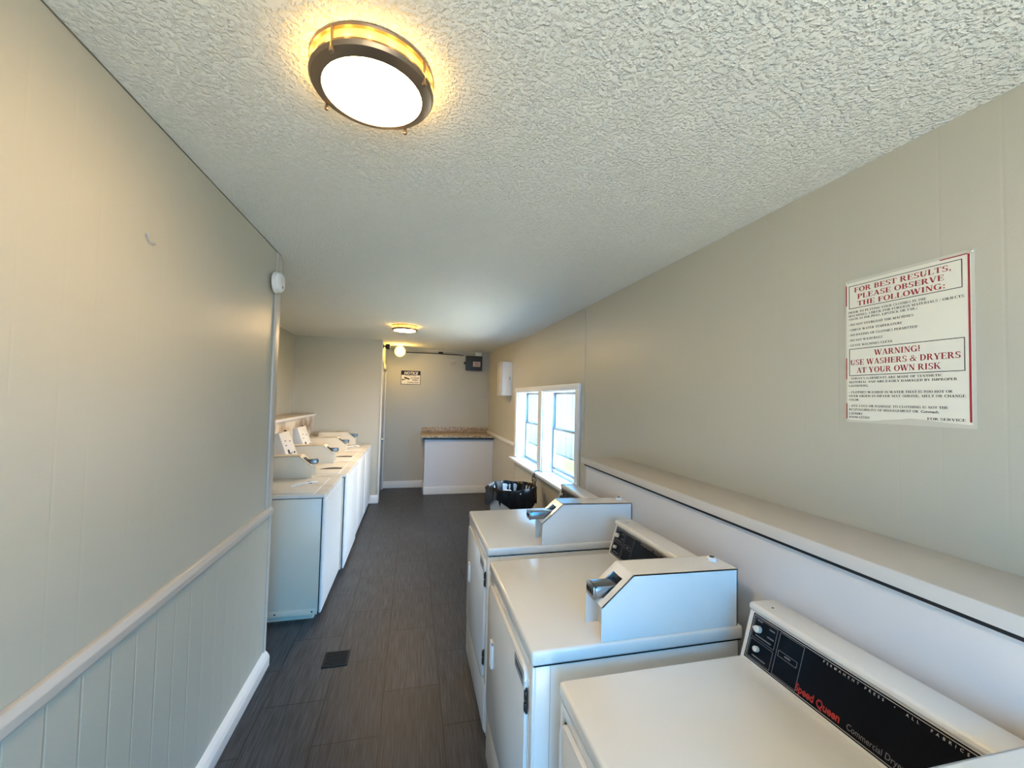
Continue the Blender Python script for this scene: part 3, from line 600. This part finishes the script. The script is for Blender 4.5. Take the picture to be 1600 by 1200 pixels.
serif('rules_text', [bl('PRIOR TO PUTTING YOUR CLOTHES IN THE', .238, .65), bl('MACHINES, CHECK FOR FOREIGN MATERIALS / OBJECTS', .262, .90), bl('(SUCH AS INK PENS, LIPSTICK OR TAR.)', .286, .585),
      bl('* DO NOT OVERLOAD THE MACHINES', .325, .555), bl('* CHECK WATER TEMPERATURE', .362, .47), bl('* NO DYEING OF CLOTHES PERMITTED', .398, .585), bl('* DO NOT WASH RUGS', .435, .31), bl('* LEAVE MACHINES CLEAN', .471, .39),
      bl("* TODAY'S GARMENTS ARE MADE OF SYNTHETIC", .704, .755), bl('MATERIAL AND ARE EASILY DAMAGED BY IMPROPER', .729, .85), bl('LAUNDERING.', .755, .185),
      bl('* CLOTHES WASHED IN WATER THAT IS TOO HOT OR', .800, .82), bl('OVER DRIED IN DRYER MAY SHRINK, MELT OR CHANGE', .826, .90), bl('COLOR.', .852, .10),
      bl('* ANY LOSS OR DAMAGE TO CLOTHING IS NOT THE', .894, .79), bl('RESPONSIBILITY OF MANAGEMENT OR', .920, .585), bl('LAUNDRY', .948, .13), bl('ROOM LESSEE', .972, .195), bl('FOR SERVICE', .962, .255, .68)], 'ink', po, PO, PR, PU)
sans('company_name', 'Coinmach.', 'ink', po, PO+PR*pw*.635-PU*ph*.920, PR, PU, .0098, bold=.02, xs=1.0)
for yy, zz in ((-.006, -.006), (-pw+.006, -.006), (-.006, -ph+.008)): MB().lathe([(.004, 0), (.003, -.003), (0, -.0035)], (-.001, yy, zz), 10, 'x').make('tack', 'laminate', po)

# ================================================================ FAR WALL FITTINGS
no = thing('notice_sign', 'small navy and white notice sign with a surveillance camera on the far wall', 'sign', (-.045, YB-.001, 1.985))
sw, sh_ = .344, .250
MB().box(-sw/2, sw/2, -.003, 0, -sh_/2, sh_/2, .001).make('sign_board', 'ink', no)
MB().box(-sw/2+.008, sw/2-.008, -.0036, -.003, -sh_/2+.008, .045).make('white_field', 'sign_white', no)
MB().box(-sw/2+.008, sw/2-.008, -.0036, -.003, .048, sh_/2-.008).make('header_band', 'navy', no)
SR, SU = Vector((1, 0, 0)), Vector((0, 0, 1))
sans('header_lettering', 'NOTICE', 'sign_white', no, (0, -.0042, .060), SR, SU, .066, 'CENTER', .03, .25)
sans('small_lettering', 'THIS AREA IS UNDER', 'ink', no, (.0, -.0042, .026), SR, SU, .021, 'CENTER', .015)
sans('message_lettering', '24 HOUR', 'ink', no, (.072, -.0042, -.018), SR, SU, .036, 'CENTER', .03)
sans('message_lettering', 'VIDEO', 'ink', no, (.078, -.0042, -.055), SR, SU, .036, 'CENTER', .03)
sans('message_lettering', 'SURVEILLANCE', 'ink', no, (.04, -.0042, -.098), SR, SU, .030, 'CENTER', .02, 0, 1, .95)
mb = MB()
for pts in ([(-.105, .012), (-.012, -.018), (-.030, -.042), (-.118, -.010)], [(-.150, -.020), (-.150, -.066), (-.135, -.052), (-.128, -.030)], [(-.135, -.034), (-.135, -.050), (-.095, -.042), (-.085, -.020), (-.095, -.016), (-.102, -.032)], [(-.120, .004), (-.105, .014), (-.100, .006), (-.116, -.006)]):
    mb.poly([(a, -.0042, b_) for a, b_ in pts])
mb.make('camera_symbol', 'ink', no, recalc=False)

eb = thing('electrical_disconnect', 'dark grey electrical switch box with pink label high on the far wall', 'electrical box', (1.095, YB, 2.29))
MB().box(-.150, .150, -.085, 0, -.135, .130, .006).make('enclosure', 'grey_box', eb)
MB().box(-.156, .156, -.095, -.078, -.140, .136, .006).make('door', 'grey_box', eb)
MB().box(-.02, .115, -.0965, -.0945, -.065, .030).make('warning_label', 'pink_label', eb)
mb = MB()
for zz in (-.045, -.02, .005): mb.box(.01, .10, -.0975, -.0964, zz, zz+.008)
mb.make('printing', 'ink', eb)
MB().box(-.185, -.150, -.06, -.03, -.02, .02, .004).box(-.180, -.165, -.10, -.03, -.012, .012, .004).make('lever', 'black', eb)
jb = thing('junction_box', 'small white junction box sitting above the dark electrical switch box', 'electrical box', (1.18, YB, 2.46))
MB().box(-.052, .052, -.07, 0, -.038, .038, .006).make('body', 'white', jb)
MB().lathe([(.016, -.074), (.016, -.068), (0, -.068)], (0, 0, 0), 16, 'y').make('knockout', 'plate', jb)
cd = thing('conduit', 'thin pipe running under the ceiling along the far wall to the junction box', 'pipe', (-.3, YB-.02, 2.46))
MB().tube([(-.10, 0, .008), (.4, 0, .010), (1.427, 0, .008)], .009).make('pipe', 'galv', cd)
MB().tube([(.10, -.004, -.018), (.6, -.004, -.016), (1.12, -.004, -.022), (1.20, 0, -.028)], .008).make('cable', 'cable', cd)
MB().lathe([(.018, -.04), (.020, -.03), (.020, .03), (.018, .04)], (.78, 0, .002), 14, 'x').make('coupling', 'black', cd)
o = MB().lathe([(0, -.010), (.028, -.010), (.034, -.006), (.036, -.012), (.046, -.010), (.048, 0), (0, 0)], (.71, YB, 2.30), 32, 'y').make('cover_plate', 'rail')
tag(o, 'small painted-over round cover plate left of the electrical switch box', 'cover plate')
pb = thing('breaker_panel', 'tall white metal breaker box on the right wall past the windows', 'electrical box', (XR, 5.94, 1.935))
MB().box(-.155, 0, -.14, .14, -.245, .245, .004).make('enclosure', 'white', pb)
MB().box(-.165, -.153, -.146, .146, -.250, .250, .004).make('door', 'rail', pb)  # greige puts the shade of this side of the white box into its colour
MB().box(-.05, -.03, -.150, -.139, -.02, .03, .003).make('latch', 'steel', pb)
MB().tube([(-.03, -.10, -.245), (-.03, -.10, -.30)], .014).make('pipe_stub', 'galv', pb)

ca = thing('security_camera', 'small black security camera at the top of the door corner', 'camera', (XD+.010, 6.69, 2.415))
MB().lathe([(0, 0), (.030, 0), (.030, .010), (.012, .016), (.010, .035), (0, .035)], (0, 0, 0), 20, 'x').make('mount', 'black', ca)
MB().lathe([(0, .03), (.024, .032), (.038, .040), (.042, .055), (.042, .085), (.036, .098), (0, .100)], (0, -.005, 0), 24, 'x').make('body', 'black', ca)
MB().lathe([(.020, -.048), (.020, -.036), (0, -.036)], (.068, 0, 0), 20, 'y').make('lens', 'black_panel', ca)

# counter at the end of the room
ct = thing('counter', 'tan speckled counter with pale grey front against the far wall', 'counter', (.8, YB, 0))
MB().box(-.575, .598, -.575, -.016, .0, .925).make('front_panel', 'counter_paint', ct)
MB().box(-.610, .598, -.620, -.018, .925, .955).make('dark_edge', 'black', ct)['label'] = 'dark strip under the top'
MB().box(-.640, .598, -.660, -.018, .955, .992, .004).make('countertop', 'granite', ct)
MB().box(-.632, .598, -.022, -.002, .992, 1.092, .003).make('backsplash', 'granite', ct)
MB().box(-.592, .598, -.592, -.575, 0, .125, .004).box(-.592, -.575, -.592, -.02, 0, .125, .004).make('baseboard', 'white', ct)

# ================================================================ LEFT WALL FITTINGS
sd = thing('smoke_detector', 'round white smoke detector at the top end of the left wall', 'smoke detector', (XL+.012, 2.690, 2.308))
MB().lathe([(0, 0), (.062, 0), (.064, .006), (.062, .016), (.058, .018), (.060, .022), (.058, .034), (.046, .044), (0, .047)], seg=40, axis='x').make('body', 'white', sd)
MB().lathe([(.007, .045), (.007, .049), (0, .049)], (0, -.01, -.03), 12, 'x').make('test_button', 'plate', sd)
hk = MB().tube(qbez((XL+.001, 1.512, 2.135), (XL+.012, 1.49, 2.150), (XL+.006, 1.520, 2.120)), .0022, 6).tube(qbez((XL+.006, 1.520, 2.120), (XL+.016, 1.545, 2.118), (XL+.004, 1.552, 2.126)), .002, 6).make('wall_hook', 'plate')
tag(hk, 'bent bit of wire hook left in the left wall', 'hook')

# ================================================================ FLOOR ITEMS
fv = thing('floor_vent', 'black square floor vent set in the plank floor', 'vent', (-.411, 2.795, 0))
MB().box(-.075, .075, -.078, .078, .0005, .006, .002).make('frame', 'dark_gap', fv)
mb = MB()
for k in range(9): mb.box(-.062, .062, -.066+k*.0155, -.060+k*.0155, .006, .009)
mb.make('slats', 'dark_gap', fv)

# trash can with its liner
TX, TY, TZ = 1.035, 4.20, .72
tcn = thing('trash_can', 'pale grey plastic bin beside the windows past the dryers', 'trash can', (TX, TY, 0))
MB().lathe([(0, .012), (.150, .010), (.165, .004), (.180, .02), (.232, .66), (.238, .690), (.246, .697), (.246, .712), (.238, .715), (.230, .700), (.170, .03), (0, .03)], seg=48).make('bin_body', 'bin', tcn)
BZ = .742
def wob(r_, z_, a):
    soft = .005*math.sin(5*a+.6)+.004*math.sin(11*a+1.9)+.0025*math.sin(23*a)
    if r_ > .24 and z_ < BZ-.03:                                  # outside: loose skirt with an uneven hem
        k = (BZ-.03-z_)/.17
        aa = a % (2*PI); hem = 1.0-.62*math.exp(-((aa-3.85)/.42)**2)-.6*math.exp(-((aa-5.75)/.25)**2)+.06*math.sin(4*a)
        return r_+soft*(.6+k)+.010*k, BZ-.03-.17*k*max(.3, hem)
    if z_ < BZ-.02: return r_+soft*2.2+.004*math.sin(37*a+z_*9), z_    # inside: creased wall
    return r_+soft*.6, z_+.005*math.sin(4*a)+.003*math.sin(9*a)
bagm = MB().lathe([(0, .30), (.10, .31), (.165, .36), (.190, .50), (.212, .62), (.226, BZ-.03), (.236, BZ-.004), (.245, BZ+.002), (.254, BZ-.008), (.259, BZ-.03), (.262, BZ-.07), (.262, BZ-.12), (.260, BZ-.16), (.258, BZ-.2)], seg=140, wob=wob).make('bin_liner', 'bag', None, 70)
bagm.location = (TX, TY, 0); tag(bagm, 'black plastic liner folded over the rim of the bin', 'trash bag')
def crumple(name, label, x, y, z, rad, seed, m='tissue'):
    rnd = random.Random(seed); mb = MB(); bmesh.ops.create_icosphere(mb.bm, subdivisions=3, radius=rad)
    for v in mb.bm.verts:
        d_ = v.co.normalized(); v.co = d_*rad*(1+.22*math.sin(9*d_.x+seed)*math.sin(8*d_.y+1.3*seed)+.12*rnd.uniform(-1, 1)); v.co.z *= .8
    o = mb.make(name, m, None, 12); o.location = (x, y, z); return tag(o, label, 'paper', 'crumpled papers in the bin')
crumple('crumpled_paper', 'larger crumpled white paper in the middle of the bin', TX-.045, TY-.02, .635, .076, 3)
crumple('crumpled_paper', 'smaller crumpled white paper behind the larger one in the bin', TX+.115, TY+.02, .63, .046, 5)

# tangled cord over the sill
cb = thing('power_cord', 'tangled black cord hanging over the window sill above the bin', 'cord', (1.318, 4.30, .852))
pts = [(.08, .10, .006), (.03, .06, .010), (.004, .03, .008), (-.006, .01, -.02), (-.010, .0, -.06)]
for k in range(46):
    a = k*.42; pts.append((-.010+.006*math.cos(a*1.3), .0+.055*math.sin(a), -.05-.0022*k+.040*math.cos(a)))
MB().tube(pts, .0042, 8).make('cord', 'cable', cb)
MB().box(-.022, .002, -.05, .01, -.175, -.130, .006).make('plug', 'black', cb)
pts = qbez((.085, .02, .004), (.06, -.16, .055), (.112, -.255, .045), 14)
w_ = MB().tube(pts, .003, 8).make('wire_end', 'alu', cb)
